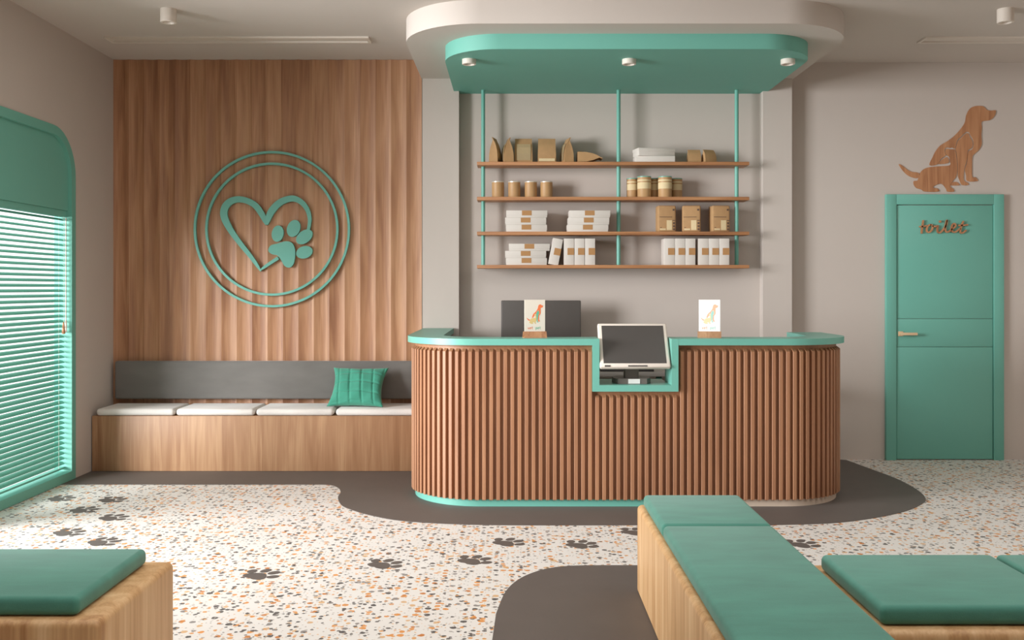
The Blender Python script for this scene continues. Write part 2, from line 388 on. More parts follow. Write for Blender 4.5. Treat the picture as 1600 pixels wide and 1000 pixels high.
window('window_2', W2, 'second tall teal-framed window further along the left wall', False, WT2)
bt = thing('venetian_blind', (XL-.05, W1[1], 1.925), 'teal venetian blind hanging in the left window', 'blind')
y0, y1 = W1[0]+.066, W1[1]-.066
bxc = XL-.060
bm = bmesh.new(); box(bm, bxc-.03, bxc+.03, y0, y1, 1.880, 1.924); link('headrail', bm, M['teal_matt'], bt)
bm = bmesh.new(); zz = 1.862
a = math.radians(28)
while zz > .125:
    for s in (1,):
        hw = .0212; th = .0012
        P = []
        for k in range(5):
            u = -1+2*k/4; cu = .0035*(1-u*u)
            P.append((bxc+hw*u*math.cos(a)+cu*math.sin(a), zz-hw*u*math.sin(a)+cu*math.cos(a)))
        pts = P+[(p[0]-th*math.sin(a), p[1]-th*math.cos(a)) for p in P[::-1]]
        prism(bm, pts, lambda p: (p[0], y0, p[1]), lambda p: (p[0], y1, p[1]))
    zz -= .0361
fix(bm); link('slats', bm, M['teal_slat'], bt)
bm = bmesh.new(); box(bm, bxc-.022, bxc+.022, y0, y1, .086, .100, bev=.003); link('bottom_rail', bm, M['teal_matt'], bt)
for yy in (y1-.105, y0+.105):
    bm = bmesh.new()
    for dx in (-.024, .024): cyl(bm, bxc+dx, yy, .1, 1.88, .0011, 6)
    zz = 1.862
    while zz > .125:
        box(bm, bxc-.024, bxc+.024, yy-.001, yy+.001, zz-.001, zz+.001, mtx=Matrix.Translation((bxc,0,zz))@Matrix.Rotation(a,4,'Y')@Matrix.Translation((-bxc,0,-zz))); zz -= .0361
    link('ladder_cord', bm, M['white'], bt)
bm = bmesh.new(); cyl(bm, bxc+.034, y1-.02, 1.14, 1.872, .0045, 8); cyl(bm, bxc+.034, y1-.02, 1.06, 1.14, .008, 8); link('tilt_wand', bm, M['cream_metal'], bt, 40)
pl = None
bm = bmesh.new(); cyl(bm, bxc+.034, y1-.055, 1.13, 1.88, .0012, 6); pl = link('pull_cord', bm, M['white'], bt)
bm = bmesh.new(); lathe(bm, bxc+.034, y1-.055, [(0,1.135),(.005,1.13),(.012,1.06),(.012,1.05),(0,1.048)], 14); link('tassel', bm, M['oak_sign'], pl, 40)

# ------------------------------------------------------------------ toilet door
D = empty('door_1', (3.45, 0, 0)); tag(D, 'teal toilet door in a flush teal frame', kind='structure')
dx0, dx1, dz1 = 2.985, 3.925, 2.122
bm = bmesh.new()
box(bm, dx0, dx0+.082, -.035, 0, 0, dz1, bev=.003); box(bm, dx1-.082, dx1, -.035, 0, 0, dz1, bev=.003); box(bm, dx0+.082, dx1-.082, -.035, 0, dz1-.082, dz1, bev=.003)
link('door_frame', bm, M['teal'], D, 40)
lx0, lx1 = dx0+.088, dx1-.086
bm = bmesh.new()
zs = [.006, wz(542,-.02), wz(498,-.02), dz1-.086]
for k in range(3): box(bm, lx0, lx1, -.024, 0, zs[k]+.0015, zs[k+1]-.0015, bev=.0015)
link('door_leaf', bm, M['teal'], D, 40)
h = empty('handle_anchor'); bpy.data.objects.remove(h)
hx, hz_ = wx(1407,-.03), wz(521.5,-.03)
bm = bmesh.new(); box(bm, hx-.018, hx+.022, -.032, -.024, hz_-.019, hz_+.019, bev=.002); box(bm, hx-.008, hx+.008, -.065, -.03, hz_-.009, hz_+.009, bev=.002)
dh = link('door_handle', bm, M['brass'], D, 40)
bm = bmesh.new(); box(bm, hx-.010, wx(1434,-.07), -.072, -.058, hz_-.011, hz_+.011, bev=.003); link('lever', bm, M['brass'], dh, 40)
def L2(p, ox, oy, k, y): return (wx(ox+p[0]/k, y), wz(oy+p[1]/k, y))
strokes = [[(322,205),(308,300),(292,400),(283,510)], [(232,352),(310,348),(400,330)],
 [(500,305),(440,325),(405,390),(405,460),(450,480),(505,440),(535,375),(520,320),(480,305)], [(525,335),(580,350),(640,335)],
 [(655,318),(645,400),(650,470),(690,490),(735,460),(770,420),(815,360),(850,290),(860,205),(835,290),(820,380),(830,455),(870,475),(930,445),(985,400),(1045,350),(1050,300),(1010,285),(975,330),(965,410),(985,465),(1040,475),(1100,440),(1160,390)],
 [(1235,225),(1195,320),(1165,420),(1170,485),(1220,490),(1300,430)], [(1125,325),(1220,322),(1335,308)]]
bm = bmesh.new()
for s in strokes:
    ribbon(bm, [(*L2(p, 1420, 330, 14.545, -.03), .0125) for p in s], -.040, -.028, 5)
q = L2((706,236), 1420, 330, 14.545, -.03)
box(bm, q[0]-.010, q[0]+.010, -.040, -.028, q[1]-.009, q[1]+.009, bev=.004)
bmesh.ops.recalc_face_normals(bm, faces=bm.faces[:]); lt = link('lettering', bm, M['oak_sign'], D); lt['label'] = 'wooden script lettering reading toilet'
# stand-offs that carry the letters
# animal sign
T = thing('wall_sign', (wx(1480,-.01), 0, wz(300,-.01)), 'wooden silhouette sign of dog, puppy and cat above the toilet door', 'sign')
sil = {
'dog': [(1075,115),(1072,150),(1050,190),(1010,218),(940,228),(925,250),(930,300),(924,370),(928,430),(928,470),(905,520),(865,560),(832,597),(828,700),(832,808),(862,810),(885,835),(885,853),(780,853),(768,790),(756,725),(778,655),(790,548),(830,522),(847,480),(842,420),(812,370),(800,345),(770,338),(738,362),(700,400),(672,430),(650,512),(625,500),(600,508),(570,500),(545,515),(545,555),(553,585),(505,620),(462,680),(385,685),(420,600),(450,540),(500,480),(570,437),(640,385),(710,310),(755,240),(768,170),(800,105),(845,75),(900,68),(950,75),(985,110),(1030,117)],
'puppy': [(773,352),(795,362),(803,390),(826,425),(835,470),(822,508),(785,532),(780,600),(766,660),(748,720),(742,840),(785,870),(789,893),(725,893),(702,850),(682,790),(682,680),(672,600),(665,545),(656,520),(685,432),(705,412),(745,372)],
'cat': [(556,522),(575,516),(600,522),(640,522),(656,545),(664,600),(674,680),(672,760),(660,810),(630,850),(600,905),(635,935),(638,962),(572,962),(560,935),(520,885),(480,883),(430,905),(430,922),(470,930),(480,962),(340,962),(300,940),(250,925),(222,890),(222,852),(262,845),(277,790),(310,740),(370,710),(480,698),(597,688),(600,640),(592,600),(562,580),(552,552)],
'haunch': [(474,675),(512,632),(560,602),(582,622),(580,664)],
'tail': [(65,678),(100,690),(150,730),(200,755),(273,768),(262,820),(200,812),(150,785),(105,740)],
'foot': [(608,880),(630,862),(668,862),(694,882),(695,897),(608,897)]}
nm = {'haunch':'dog_haunch', 'tail':'dog_tail', 'foot':'puppy_foot', 'dog':'dog_silhouette', 'puppy':'puppy_silhouette', 'cat':'cat_silhouette'}
SIL = sil
for k, pts in sil.items():
    bm = bmesh.new(); xz_prism(bm, smooth_loop([L2(p, 1395, 155, 6.6667, -.01) for p in pts], 3), -.0060, -.0005); fix(bm)
    link(nm[k], bm, M['oak_sign'], T)

# ------------------------------------------------------------------ wall emblem
E = thing('wall_emblem', (wx(424.5,-.13), -.11, wz(358,-.13)), 'round teal heart and paw emblem on the fluted wood wall', 'emblem')
ecx, ecz = wx(424.5,-.13), wz(358,-.13)
def circ(r, n=96): return [(ecx+r*math.cos(2*math.pi*i/n), ecz+r*math.sin(2*math.pi*i/n)) for i in range(n)]
k = 1/sc(-.13)
for nme, r in (('outer_ring', 122.3), ('inner_ring', 104.2)):
    bm = bmesh.new(); ring_xz(bm, circ(r*k), circ((r-3.6)*k), -.128, -.104); bmesh.ops.recalc_face_normals(bm, faces=bm.faces[:]); link(nme, bm, M['teal'], E)
def EZ(p): return L2(p, 280, 220, 3.5714, -.13)
bm = bmesh.new()
w = k/3.5714
hl = [(487,468,14),(478,445,26),(460,410,32),(425,362,34),(378,335,33),(328,326,34),(282,340,38),(254,372,40),(248,412,40),(264,460,37),(300,520,31),(345,580,27),(395,642,23),(430,690,18),(455,728,6)]
hr = [(487,468,14),(495,440,28),(510,400,38),(545,357,38),(590,330,35),(638,322,33),(682,343,29),(713,382,25),(727,430,21),(725,470,18),(718,505,16)]
hb = [(452,722,6),(470,708,14),(500,687,17),(552,653,18)]
for i, h_ in enumerate((hl, hr, hb)): ribbon(bm, [(*EZ((p[0], p[1])), p[2]*w) for p in h_], -.128-.0004*i, -.104+.0004*i, 6)
bmesh.ops.recalc_face_normals(bm, faces=bm.faces[:]); link('heart', bm, M['teal'], E)
bm = bmesh.new()
pad = [(497,605),(512,583),(545,574),(590,561),(625,567),(643,595),(647,635),(640,680),(625,703),(605,707),(585,695),(568,665),(548,640),(520,634),(502,622)]
xz_prism(bm, smooth_loop([EZ(p) for p in pad], 4), -.129, -.104); fix(bm); link('paw_pad', bm, M['teal'], E)
for cx_, cy_, rx, ry, rot in ((549,518,33,46,10),(638,489,36,49,22),(698,536,52,34,-38),(698,622,47,34,-18)):
    a_ = math.radians(rot); pts = []
    for i in range(32):
        u = 2*math.pi*i/32; ex, ey = rx*math.cos(u), ry*math.sin(u)
        pts.append(EZ((cx_+ex*math.cos(a_)-ey*math.sin(a_), cy_+ex*math.sin(a_)+ey*math.cos(a_))))
    bm = bmesh.new(); xz_prism(bm, pts, -.130, -.104); fix(bm); link('toe_pad', bm, M['teal'], E)

# ------------------------------------------------------------------ paw prints on the floor
def paw(px, py, rot, lab, size=.195):
    x, y = flo(px, py)
    bm = bmesh.new(); a_ = math.radians(rot)
    def tr(u, v): return (x+size*(u*math.cos(a_)-v*math.sin(a_)), y+size*(u*math.sin(a_)+v*math.cos(a_)))
    pad = [(-.30,-.30),(-.12,-.36),(0,-.33),(.12,-.36),(.30,-.30),(.33,-.15),(.2,.02),(0,.12),(-.2,.02),(-.33,-.15)]
    xy_prism(bm, [tr(*p) for p in smooth_loop(pad, 3)], 0, .0015)
    for cx_, cy_, rx, ry, r_ in ((-.39,.06,.115,.155,25),(-.15,.29,.115,.165,8),(.15,.29,.115,.165,-8),(.39,.06,.115,.155,-25)):
        b_ = math.radians(r_); pts = []
        for i in range(18):
            u = 2*math.pi*i/18; ex, ey = rx*math.cos(u), ry*math.sin(u)
            pts.append(tr(cx_+ex*math.cos(b_)-ey*math.sin(b_), cy_+ex*math.sin(b_)+ey*math.cos(b_)))
        xy_prism(bm, pts, 0, .0015)
    fix(bm); o = link('paw_print', bm, M['dark_floor'])
    tag(o, lab, 'paw print', 'paw prints on the floor')
P_ = [(94.5,779,-46,'dark paw print nearest the window corner, leftmost of the far pair'),
 (174,781,-46,'dark paw print nearest the grey bench, right of the far pair'),
 (130,797,-46,'dark paw print in the left trail, second one in from the window'),
 (176,809,-41,'dark paw print at the middle right of the left trail'),
 (106,832,-46,'dark paw print at the left of the trail, just beyond the left teal seat'),
 (160.5,847,-51,'dark paw print right behind the back edge of the left teal seat'),
 (407,898,-36,'dark paw print closest to the viewer, right of the left wooden seat'),
 (600,881.5,-41,'dark paw print in mid floor, leftmost of the trail of three rising to the right'),
 (740,875.5,-41,'dark paw print in mid floor, middle one of the trail of three'),
 (793,847.5,-41,'dark paw print in mid floor, last and nearest the counter of the trail of three'),
 (907.5,851,-41,'dark paw print on the floor between the trail of three and the foreground bench'),
 (992,831,-41,'dark paw print partly hidden by the corner of the foreground wooden bench'),
 (1252,850,-41,'dark paw print right of the foreground teal bench')]
for p in P_: paw(*p)

# ------------------------------------------------------------------ reception counter
RC = thing('reception_counter', (.75, -1.3, 0), 'long rounded reception counter with vertical oak slats and teal top', 'counter')
X0, X1, Yf, R0, YB_L, YB_R = -.70, 2.212, -1.714, .50, -.11, -.80
def path(o, n=16):
    """centre path (x, y, nx, ny) of the counter front, set in by o"""
    x0, x1, yf, r = X0+o, X1-o, Yf+o, R0-o
    r = max(r, .03)
    P = [(x0, YB_L, -1, 0), (x0, yf+r, -1, 0)]
    for k in range(1, n+1):
        t = math.pi/2*k/n; P.append((x0+r-r*math.cos(t), yf+r-r*math.sin(t), -math.cos(t), -math.sin(t)))
    for k in range(0, n+1):
        t = math.pi/2*k/n; P.append((x1-r+r*math.sin(t), yf+r-r*math.cos(t), math.sin(t), -math.cos(t)))
    P.append((x1, YB_R, 1, 0))
    return P
def strip(bm, oo, oi, z0, z1, xa=None, xb=None):
    """curved solid between offsets oo and oi; xa/xb cut it on the straight front"""
    A, B = path(oo), path(oi)
    A = [(p[0], p[1]) for p in A]; B = [(p[0], p[1]) for p in B]
    def cut(L, xa, xb):
        out = []
        yfm = min(p[1] for p in L)
        h = len(L)//2
        left, right = L[:h], L[h:]
        if xb is not None and xa is None: return left+[(xb, yfm)]
        if xa is not None and xb is None: return [(xa, yfm)]+right
        if xa is None: return L
        return [(xa, yfm), (xb, yfm)]
    a_, b_ = cut(A, xa, xb), cut(B, xa, xb)
    xy_prism(bm, a_+b_[::-1], z0, z1)
NX0, NX1, NZ = .502, 1.036, .729
TT, TB = 1.057, 1.017
bm = bmesh.new(); strip(bm, 0, .24, TB, TT, None, NX0+.002); strip(bm, 0, .24, TB, TT, NX1-.002, None); fix(bm); link('countertop', bm, M['teal'], RC, 30)
bm = bmesh.new(); strip(bm, .05, .075, .048, TB, None, NX0); strip(bm, .05, .075, .048, TB, NX1, None); strip(bm, .05, .075, .048, NZ, NX0, NX1); fix(bm)
link('front_panel', bm, M['oak_slat'], RC, 30)
bm = bmesh.new(); strip(bm, .0755, .20, .0, TB, None, NX0); strip(bm, .0755, .20, .0, TB, NX1, None); strip(bm, .0755, .20, .0, NZ, NX0, NX1); fix(bm)
link('inner_carcass', bm, M['inner'], RC, 30)
bm = bmesh.new(); strip(bm, .05, .0754, .0, .0478, None, 1.02); fix(bm); pla = link('plinth', bm, M['teal'], RC, 30); pla['label'] = 'teal toe plinth'
bm = bmesh.new(); strip(bm, .05, .0754, .0, .0478, 1.021, None); fix(bm); plb = link('plinth', bm, M['plinth'], RC, 30); plb['label'] = 'pale beige toe plinth'
bm = bmesh.new()
box(bm, NX0, NX0+.042, Yf-.001, Yf+.26, NZ, TT); box(bm, NX1-.042, NX1, Yf-.001, Yf+.26, NZ, TT); box(bm, NX0+.042, NX1-.042, Yf-.001, Yf+.41, NZ, NZ+.04)
link('notch_frame', bm, M['teal'], RC)
# slats along the path
bm = bmesh.new()
PA = path(.025, 40)
pts = [(p[0], p[1]) for p in PA]; L_ = [0]
for p, q in zip(pts, pts[1:]): L_.append(L_[-1]+math.hypot(q[0]-p[0], q[1]-p[1]))
def at(s):
    for i in range(len(L_)-1):
        if s <= L_[i+1]:
            t = (s-L_[i])/(L_[i+1]-L_[i]); return tuple(PA[i][d]*(1-t)+PA[i+1][d]*t for d in range(4))
    return PA[-1]
s = .02
while s < L_[-1]-.01:
    x, y, nx, ny = at(s); l = math.hypot(nx, ny); nx /= l; ny /= l; tx, ty = -ny, nx
    innotch = NX0-.004 < x < NX1+.004 and y < -1.5
    if innotch and (x < NX0+.010 or x > NX1-.010):
        s += .0442; continue
    zt = (NZ-.022) if innotch else TB-.022
    hw = .0117
    prof = [(-hw, -.027), (-hw, -.002), (-hw+.002, 0), (hw-.002, 0), (hw, -.002), (hw, -.027)]
    lo = [bm.verts.new((x+tx*u+nx*v, y+ty*u+ny*v, .048)) for u, v in prof]
    hi = [bm.verts.new((x+tx*u+nx*v, y+ty*u+ny*v, zt-(.020 if v > -.02 else 0))) for u, v in prof]
    n_ = len(prof)
    bm.faces.new(lo)
    # chamfered top running back into the panel
    bm.faces.new(hi[::-1])
    for i in range(n_): bm.faces.new((lo[i], lo[(i+1) % n_], hi[(i+1) % n_], hi[i]))
    s += .0442
fix(bm); link('slatted_front', bm, M['oak_slat'], RC, 20)

# desk behind the counter
DK = thing('back_desk', (.8, -.33, 0), 'grey worktop desk behind the counter seen through the notch', 'desk')
bx('desk_top', M['grey_desk'], DK, -.35, 1.9, -.56, -.105, .715, .75, bev=.004)
for x in (-.30, .42, 1.1, 1.85): bx('leg', M['teal_matt'], DK, x-.02, x+.02, -.52, -.48, 0, .715)
for x in (-.30, 1.85): bx('leg', M['teal_matt'], DK, x-.02, x+.02, -.18, -.14, 0, .715)
kb = thing('keyboard', (.86, -.45, .75), 'dark keyboard on the desk behind the counter', 'keyboard')
bx('key_bed', M['black'], kb, .66, 1.06, -.53, -.40, .75, .768, bev=.004)
bm = bmesh.new()
for i in range(14):
    for j in range(4): box(bm, .67+i*.027, .67+i*.027+.022, -.522+j*.029, -.500+j*.029, .768, .773)
link('keys', bm, M['monitor'], kb)
MO = thing('desktop_monitor', (wx(845,-.25), -.25, .75), 'wide dark monitor behind the counter, beyond the beige card', 'monitor')
mx0, mx1 = wx(783,-.27), wx(907.5,-.27)
bx('screen_housing', M['monitor'], MO, mx0, mx1, -.28, -.25, .92, wz(469.5,-.28), bev=.008, seg=3)
bx('neck', M['black'], MO, (mx0+mx1)/2-.03, (mx0+mx1)/2+.03, -.25, -.22, .76, 1.05)
bx('base', M['black'], MO, (mx0+mx1)/2-.12, (mx0+mx1)/2+.12, -.33, -.16, .75, .762, bev=.004)

# ------------------------------------------------------------------ point of sale terminal
PS = thing('pos_terminal', (.765, -1.6, .769), 'white framed touch screen terminal in the counter notch', 'terminal')
b0 = Vector((.766, -1.735, .884)); t0 = Vector((.766, -1.735+.178, 1.150))
up = (t0-b0).normalized(); Hh = (t0-b0).length; nrm = Vector((0, -up.z, up.y)); ctr = (b0+t0)/2
mt = Matrix(((1,0,0,ctr.x),(0,up.y,nrm.y,ctr.y),(0,up.z,nrm.z,ctr.z),(0,0,0,1)))
Wd = .440
hs = bx('screen_housing', M['cream_metal'], PS, -Wd/2, Wd/2, -Hh/2, Hh/2, -.035, 0, bev=.010, seg=3, mtx=mt)
bx('touch_screen', M['screen'], PS, -Wd/2+.024, Wd/2-.024, -Hh/2+.026, Hh/2-.020, -.004, .0012, mtx=mt)
bx('button_strip', M['monitor'], hs, -.045, .075, -Hh/2+.004, -Hh/2+.012, -.004, .0015, mtx=mt)
bx('port_cover', M['monitor'], hs, -.19, -.155, -Hh/2+.003, -Hh/2+.013, -.004, .0015, mtx=mt)
bx('neck', M['pos_base'], PS, .715, .805, -1.60, -1.53, .79, .93, bev=.006)
bm = bmesh.new()
bp = [(.645,-1.60),(.672,-1.645),(.85,-1.645),(.879,-1.60),(.879,-1.50),(.84,-1.42),(.69,-1.42),(.645,-1.50)]
xy_prism(bm, bp, .770, .803); fix(bm); ba = link('base', bm, M['pos_base'], PS)
bx('white_badge', M['card_white'], ba, .732, .806, -1.6475, -1.644, .772, .801)

# ------------------------------------------------------------------ card stands
def cardstand(px, rot, lab, cardm, inks, faint):
    y = -1.56; x = wx(px, y)
    t = thing('card_stand', (x, y, TT), lab, 'card stand')
    Rz = Matrix.Translation((x, y, TT)) @ Matrix.Rotation(math.radians(rot), 4, 'Z')
    bm = bmesh.new()
    hw = .074
    for sg in (-1, 1):
        q = [(sg*.006, .040), (sg*.012, .040), (sg*.028, 0), (sg*.021, 0)]
        prism(bm, q, lambda p: tuple(Rz @ Vector((-hw, p[0], p[1]))), lambda p: tuple(Rz @ Vector((hw, p[0], p[1]))))
    box(bm, -hw, hw, -.0215, .0215, 0, .004, mtx=Rz)
    fix(bm); link('wooden_base', bm, M['oak_sign'] if not faint else M['oak_bench'], t)
    c = bx('card', cardm, t, -.067, .067, -.003, .003, .004, .242, mtx=Rz)
    def pt(p, yy):
        u = (p[0]-570)/1050*.112; v = .088+(962-p[1])/900*.125
        return Rz @ Vector((u, yy, v))
    bmA = {'o': bmesh.new(), 't': bmesh.new(), 's': bmesh.new()}
    for kk, c_ in (('dog','o'),('puppy','t'),('cat','s'),('tail','o')):
        prism(bmA[c_], SIL[kk], lambda p: tuple(pt(p, -.0036)), lambda p: tuple(pt(p, -.0028)))
    # words "vet pet"
    glyph = {'v': [[(0,1),(.35,0),(.7,1)]], 'e': [[(0,.5),(.7,.55),(.6,.95),(.25,1),(0,.6),(.1,.1),(.4,0),(.7,.15)]], 't': [[(.3,1.5),(.25,.3),(.35,0),(.6,.05)],[(0,1),(.6,1)]], 'p': [[(0,1),(0,-.6)],[(0,.85),(.4,1),(.7,.6),(.45,.1),(0,.15)]]}
    def word(wd, u0, b):
        u = u0
        for ch in wd:
            for st in glyph[ch]:
                P = catmull([(u+p[0]*.011, .055+p[1]*.011, .0026) for p in st], 4)
                V = []
                for i, p in enumerate(P):
                    a1 = P[max(0, i-1)]; a2 = P[min(len(P)-1, i+1)]; ddx, ddz = a2[0]-a1[0], a2[1]-a1[1]; l = math.hypot(ddx, ddz) or 1
                    V.append([b.verts.new(Rz @ Vector((p[0]-ddz/l*.0013*sg, -.0036, p[1]+ddx/l*.0013*sg))) for sg in (1, -1)])
                for i in range(len(V)-1): b.faces.new((V[i][0], V[i+1][0], V[i+1][1], V[i][1]))
            u += .0125
    word('vet', -.046, bmA['o']); word('pet', .006, bmA['t'])
    for kk, nme in (('o','orange_print'),('t','teal_print'),('s','sand_print')):
        b = bmA[kk]; fix(b); link(nme, b, M[inks[kk]], c)
cardstand(835.5, 12, 'beige vet pet card in wooden stand, in front of the dark monitor', M['card'], {'o':'orange_ink','t':'teal_ink','s':'sand_ink'}, False)
cardstand(1108.5, -12, 'bright white card in wooden stand, right of the touch screen', M['card_white'], {'o':'orange_pale','t':'teal_pale','s':'sand_pale'}, True)

# ------------------------------------------------------------------ hanging shelves
SH = thing('hanging_shelf_unit', (.78, -.14, 2.93), 'four oak shelves on teal poles hanging from the teal canopy', 'shelf unit')
SZ = [2.354, 2.082, 1.812, 1.553]
for z in SZ: bx('shelf', M['oak_x'], SH, -.272, 1.842, -.24, -.045, z-.026, z, bev=.002)
for x in (-.227, .838, 1.767):
    bm = bmesh.new(); cyl(bm, x, -.138, 1.54, 2.93, .0155, 20); bmesh.ops.recalc_face_normals(bm, faces=bm.faces[:]); link('pole', bm, M['teal'], SH, 40)

def copy_tree(o, parent=None):
    c = o.copy(); COL.objects.link(c)
    if parent: c.parent = parent
    for ch in list(o.children): copy_tree(ch, c)
    return c
# kraft stand-up bags: modelled at the origin, then placed
def bag(w, d, h, label_part):
    t = empty('paper_bag')
    rows = [(0, 1, 1), (.04, 1, 1), (.35, 1, .95), (.62, .97, .66), (.80, .95, .30), (.88, .95, .10), (1.0, .95, .07)]
    bm = bmesh.new(); rings = []
    for f, a_, b_ in rows:
        hw, hd = w/2*a_, d/2*b_
        bend = .012*max(0, f-.85)/.15
        q = [(-hw,-hd),(-hw*.5,-hd*1.06),(0,-hd*1.1),(hw*.5,-hd*1.06),(hw,-hd),(hw*(.96 if f > .1 else 1),0),(hw,hd),(0,hd*1.1),(-hw,hd),(-hw*(.96 if f > .1 else 1),0)]
        rings.append([bm.verts.new((x, y+bend, h*f)) for x, y in q])
    for a_, b_ in zip(rings, rings[1:]):
        n_ = len(a_)
        for i in range(n_): bm.faces.new((a_[i], a_[(i+1) % n_], b_[(i+1) % n_], b_[i]))
    bm.faces.new(rings[0][::-1]); bm.faces.new(rings[-1]); fix(bm)
    link('paper_body', bm, M['kraft'], t, 50)
    if label_part:
        bm = bmesh.new(); z0, z1, u0, u1 = label_part
        vs = [bm.verts.new(v) for v in ((w*u0, -d/2*1.13, h*z0), (w*u1, -d/2*1.13, h*z0), (w*u1, -d/2*(1.13 if z1 < .4 else .80), h*z1), (w*u0, -d/2*(1.13 if z1 < .4 else .80), h*z1))]
        if z1 > .4:
            mid = [bm.verts.new((w*u0, -d/2*1.08, h*.38)), bm.verts.new((w*u1, -d/2*1.08, h*.38))]
            vs[2].co.y = vs[3].co.y = -d/2*.62-.004 if z1 < .7 else -d/2*.45-.004
            m2 = [bm.verts.new((w*u0, -d/2*.78-.003, h*.62)), bm.verts.new((w*u1, -d/2*.78-.003, h*.62))]
            bm.faces.new((vs[0], vs[1], mid[1], mid[0])); bm.faces.new((mid[0], mid[1], m2[1], m2[0])); bm.faces.new((m2[0], m2[1], vs[2], vs[3]))
        else: bm.faces.new(vs)
        r_ = bmesh.ops.solidify(bm, geom=bm.faces[:], thickness=.001)
        link('paper_label', bm, M['cream_label'], t)
    return t
def place(o, x, y, z, rz, lab, cat, grp, rx=0, ry=0):
    o.location = (x, y, z); o.rotation_euler = (rx, ry, rz); tag(o, lab, cat, grp); return o
SY = -.14
bagA = bag(.140, .075, .195, (.10, .76, -.38, .40)); bagB = bag(.142, .078, .195, (.06, .17, -.44, .44))
g = 'kraft bags on the top shelf'
place(bagA, wx(818,-.17), SY, SZ[0], 0, 'kraft bag with a large cream label facing front, on top shelf', 'bag', g)
place(bagB, wx(854.5,-.17), SY, SZ[0], 0, 'kraft bag facing front with thin cream band at its foot, top shelf', 'bag', g)
c = copy_tree(bagB); place(c, wx(774,-.17), SY, SZ[0], math.radians(76), 'kraft bag seen edge-on, leftmost on the top shelf', 'bag', g); c.scale = (.92, .9, 1.02)
c = copy_tree(bagA); place(c, wx(793,-.17), SY, SZ[0], math.radians(-80), 'kraft bag seen edge-on, second from left on top shelf', 'bag', g)
c = copy_tree(bagA); place(c, wx(886,-.17), SY, SZ[0], math.radians(-78), 'kraft bag seen edge-on, right of the front-facing pair, top shelf', 'bag', g)
c = copy_tree(bagB); place(c, wx(903,-.17), SY, SZ[0]+.041, 0, 'kraft bag lying flat on its back on top shelf', 'bag', g, rx=math.radians(-90), ry=0)
c.rotation_euler = (math.radians(-90), 0, math.radians(-90)); c.rotation_mode = 'XYZ'; c.location = (wx(902,-.17), SY, SZ[0]+.043)
sm = bag(.103, .06, .108, None); g2 = 'small kraft bags on the top shelf'
place(sm, wx(1085.5,-.17), SY, SZ[0], 0, 'small kraft bag facing straight ahead, left of the small pair, top shelf', 'bag', g2)
c = copy_tree(sm); place(c, wx(1109,-.17), SY, SZ[0], math.radians(22), 'small kraft bag turned slightly, rightmost on the top shelf', 'bag', g2)

def carton(w, d, h, tagbox=None, lidline=None, bev=.002):
    t = empty('white_box')
    bm = bmesh.new(); box(bm, -w/2, w/2, -d/2, d/2, 0, h, bev=bev)
    link('carton', bm, M['white'], t, 40)
    if lidline:
        bm = bmesh.new(); box(bm, -w/2-.0015, w/2+.0015, -d/2-.0015, d/2+.0015, h*lidline, h+.001, bev=.001); link('lid', bm, M['white'], t, 40)
    if tagbox:
        u0, u1, v0, v1 = tagbox
        bm = bmesh.new(); box(bm, w*u0, w*u1, -d/2-.0026, -d/2, h*v0, h*v1); link('tan_label', bm, M['kraft_tag'], t)
    return t
flat = carton(.316, .165, .0535, (-.12, .12, .30, 1.0), .28)
up_ = carton(.0790, .165, .206, (-.15, .5, .38, .64))
used = set()
def inst(proto, *a, **k_):
    if proto.name not in used: used.add(proto.name); return place(proto, *a, **k_)
    return place(copy_tree(proto), *a, **k_)
Yb = -.145; pos = ('bottom', 'middle', 'top')
for i, px in enumerate((822.5, 821.3, 823)):
    inst(flat, wx(px,-.2), Yb, SZ[2]+.0551*i, 0, 'flat white box, %s of the left stack on the third shelf' % pos[i], 'box', 'flat white boxes left on the third shelf')
for i, px in enumerate((918, 919.5, 921)):
    inst(flat, wx(px,-.2), Yb, SZ[2]+.0551*i, 0, 'flat white box, %s of the stack beside the middle pole, third shelf' % pos[i], 'box', 'flat white boxes by the middle pole')
for i, px in enumerate((822.5, 821.3, 827)):
    inst(flat, wx(px,-.2), Yb, SZ[3]+.0551*i, 0, 'flat white box, %s of the stack on the lowest shelf' % pos[i], 'box', 'flat white boxes on the lowest shelf')
g = 'upright white boxes left on the lowest shelf'
for i, px in enumerate((888.7, 905.1, 921.5)):
    inst(up_, wx(px,-.2), Yb, SZ[3], 0, 'upright white box, %s of the three left of the middle pole' % ('left', 'middle', 'right')[i], 'box', g)
inst(up_, wx(864,-.2), Yb, SZ[3]+.002, 0, 'white box leaning at a slant on the lowest shelf', 'box', g, ry=math.radians(11))
g = 'upright white boxes right on the lowest shelf'
for i, px in enumerate((1045.3, 1061.5, 1077.7)):
    inst(up_, wx(px,-.2)-.002*0, Yb, SZ[3], 0, 'upright white box, %s of the left trio on the right of the lowest shelf' % ('left', 'middle', 'right')[i], 'box', g)
for i, px in enumerate((1098.0, 1114.2, 1130.4)):
    inst(up_, wx(px,-.2), Yb, SZ[3], 0, 'upright white box, %s of the trio next to the right teal pole' % ('left', 'middle', 'right')[i], 'box', g)
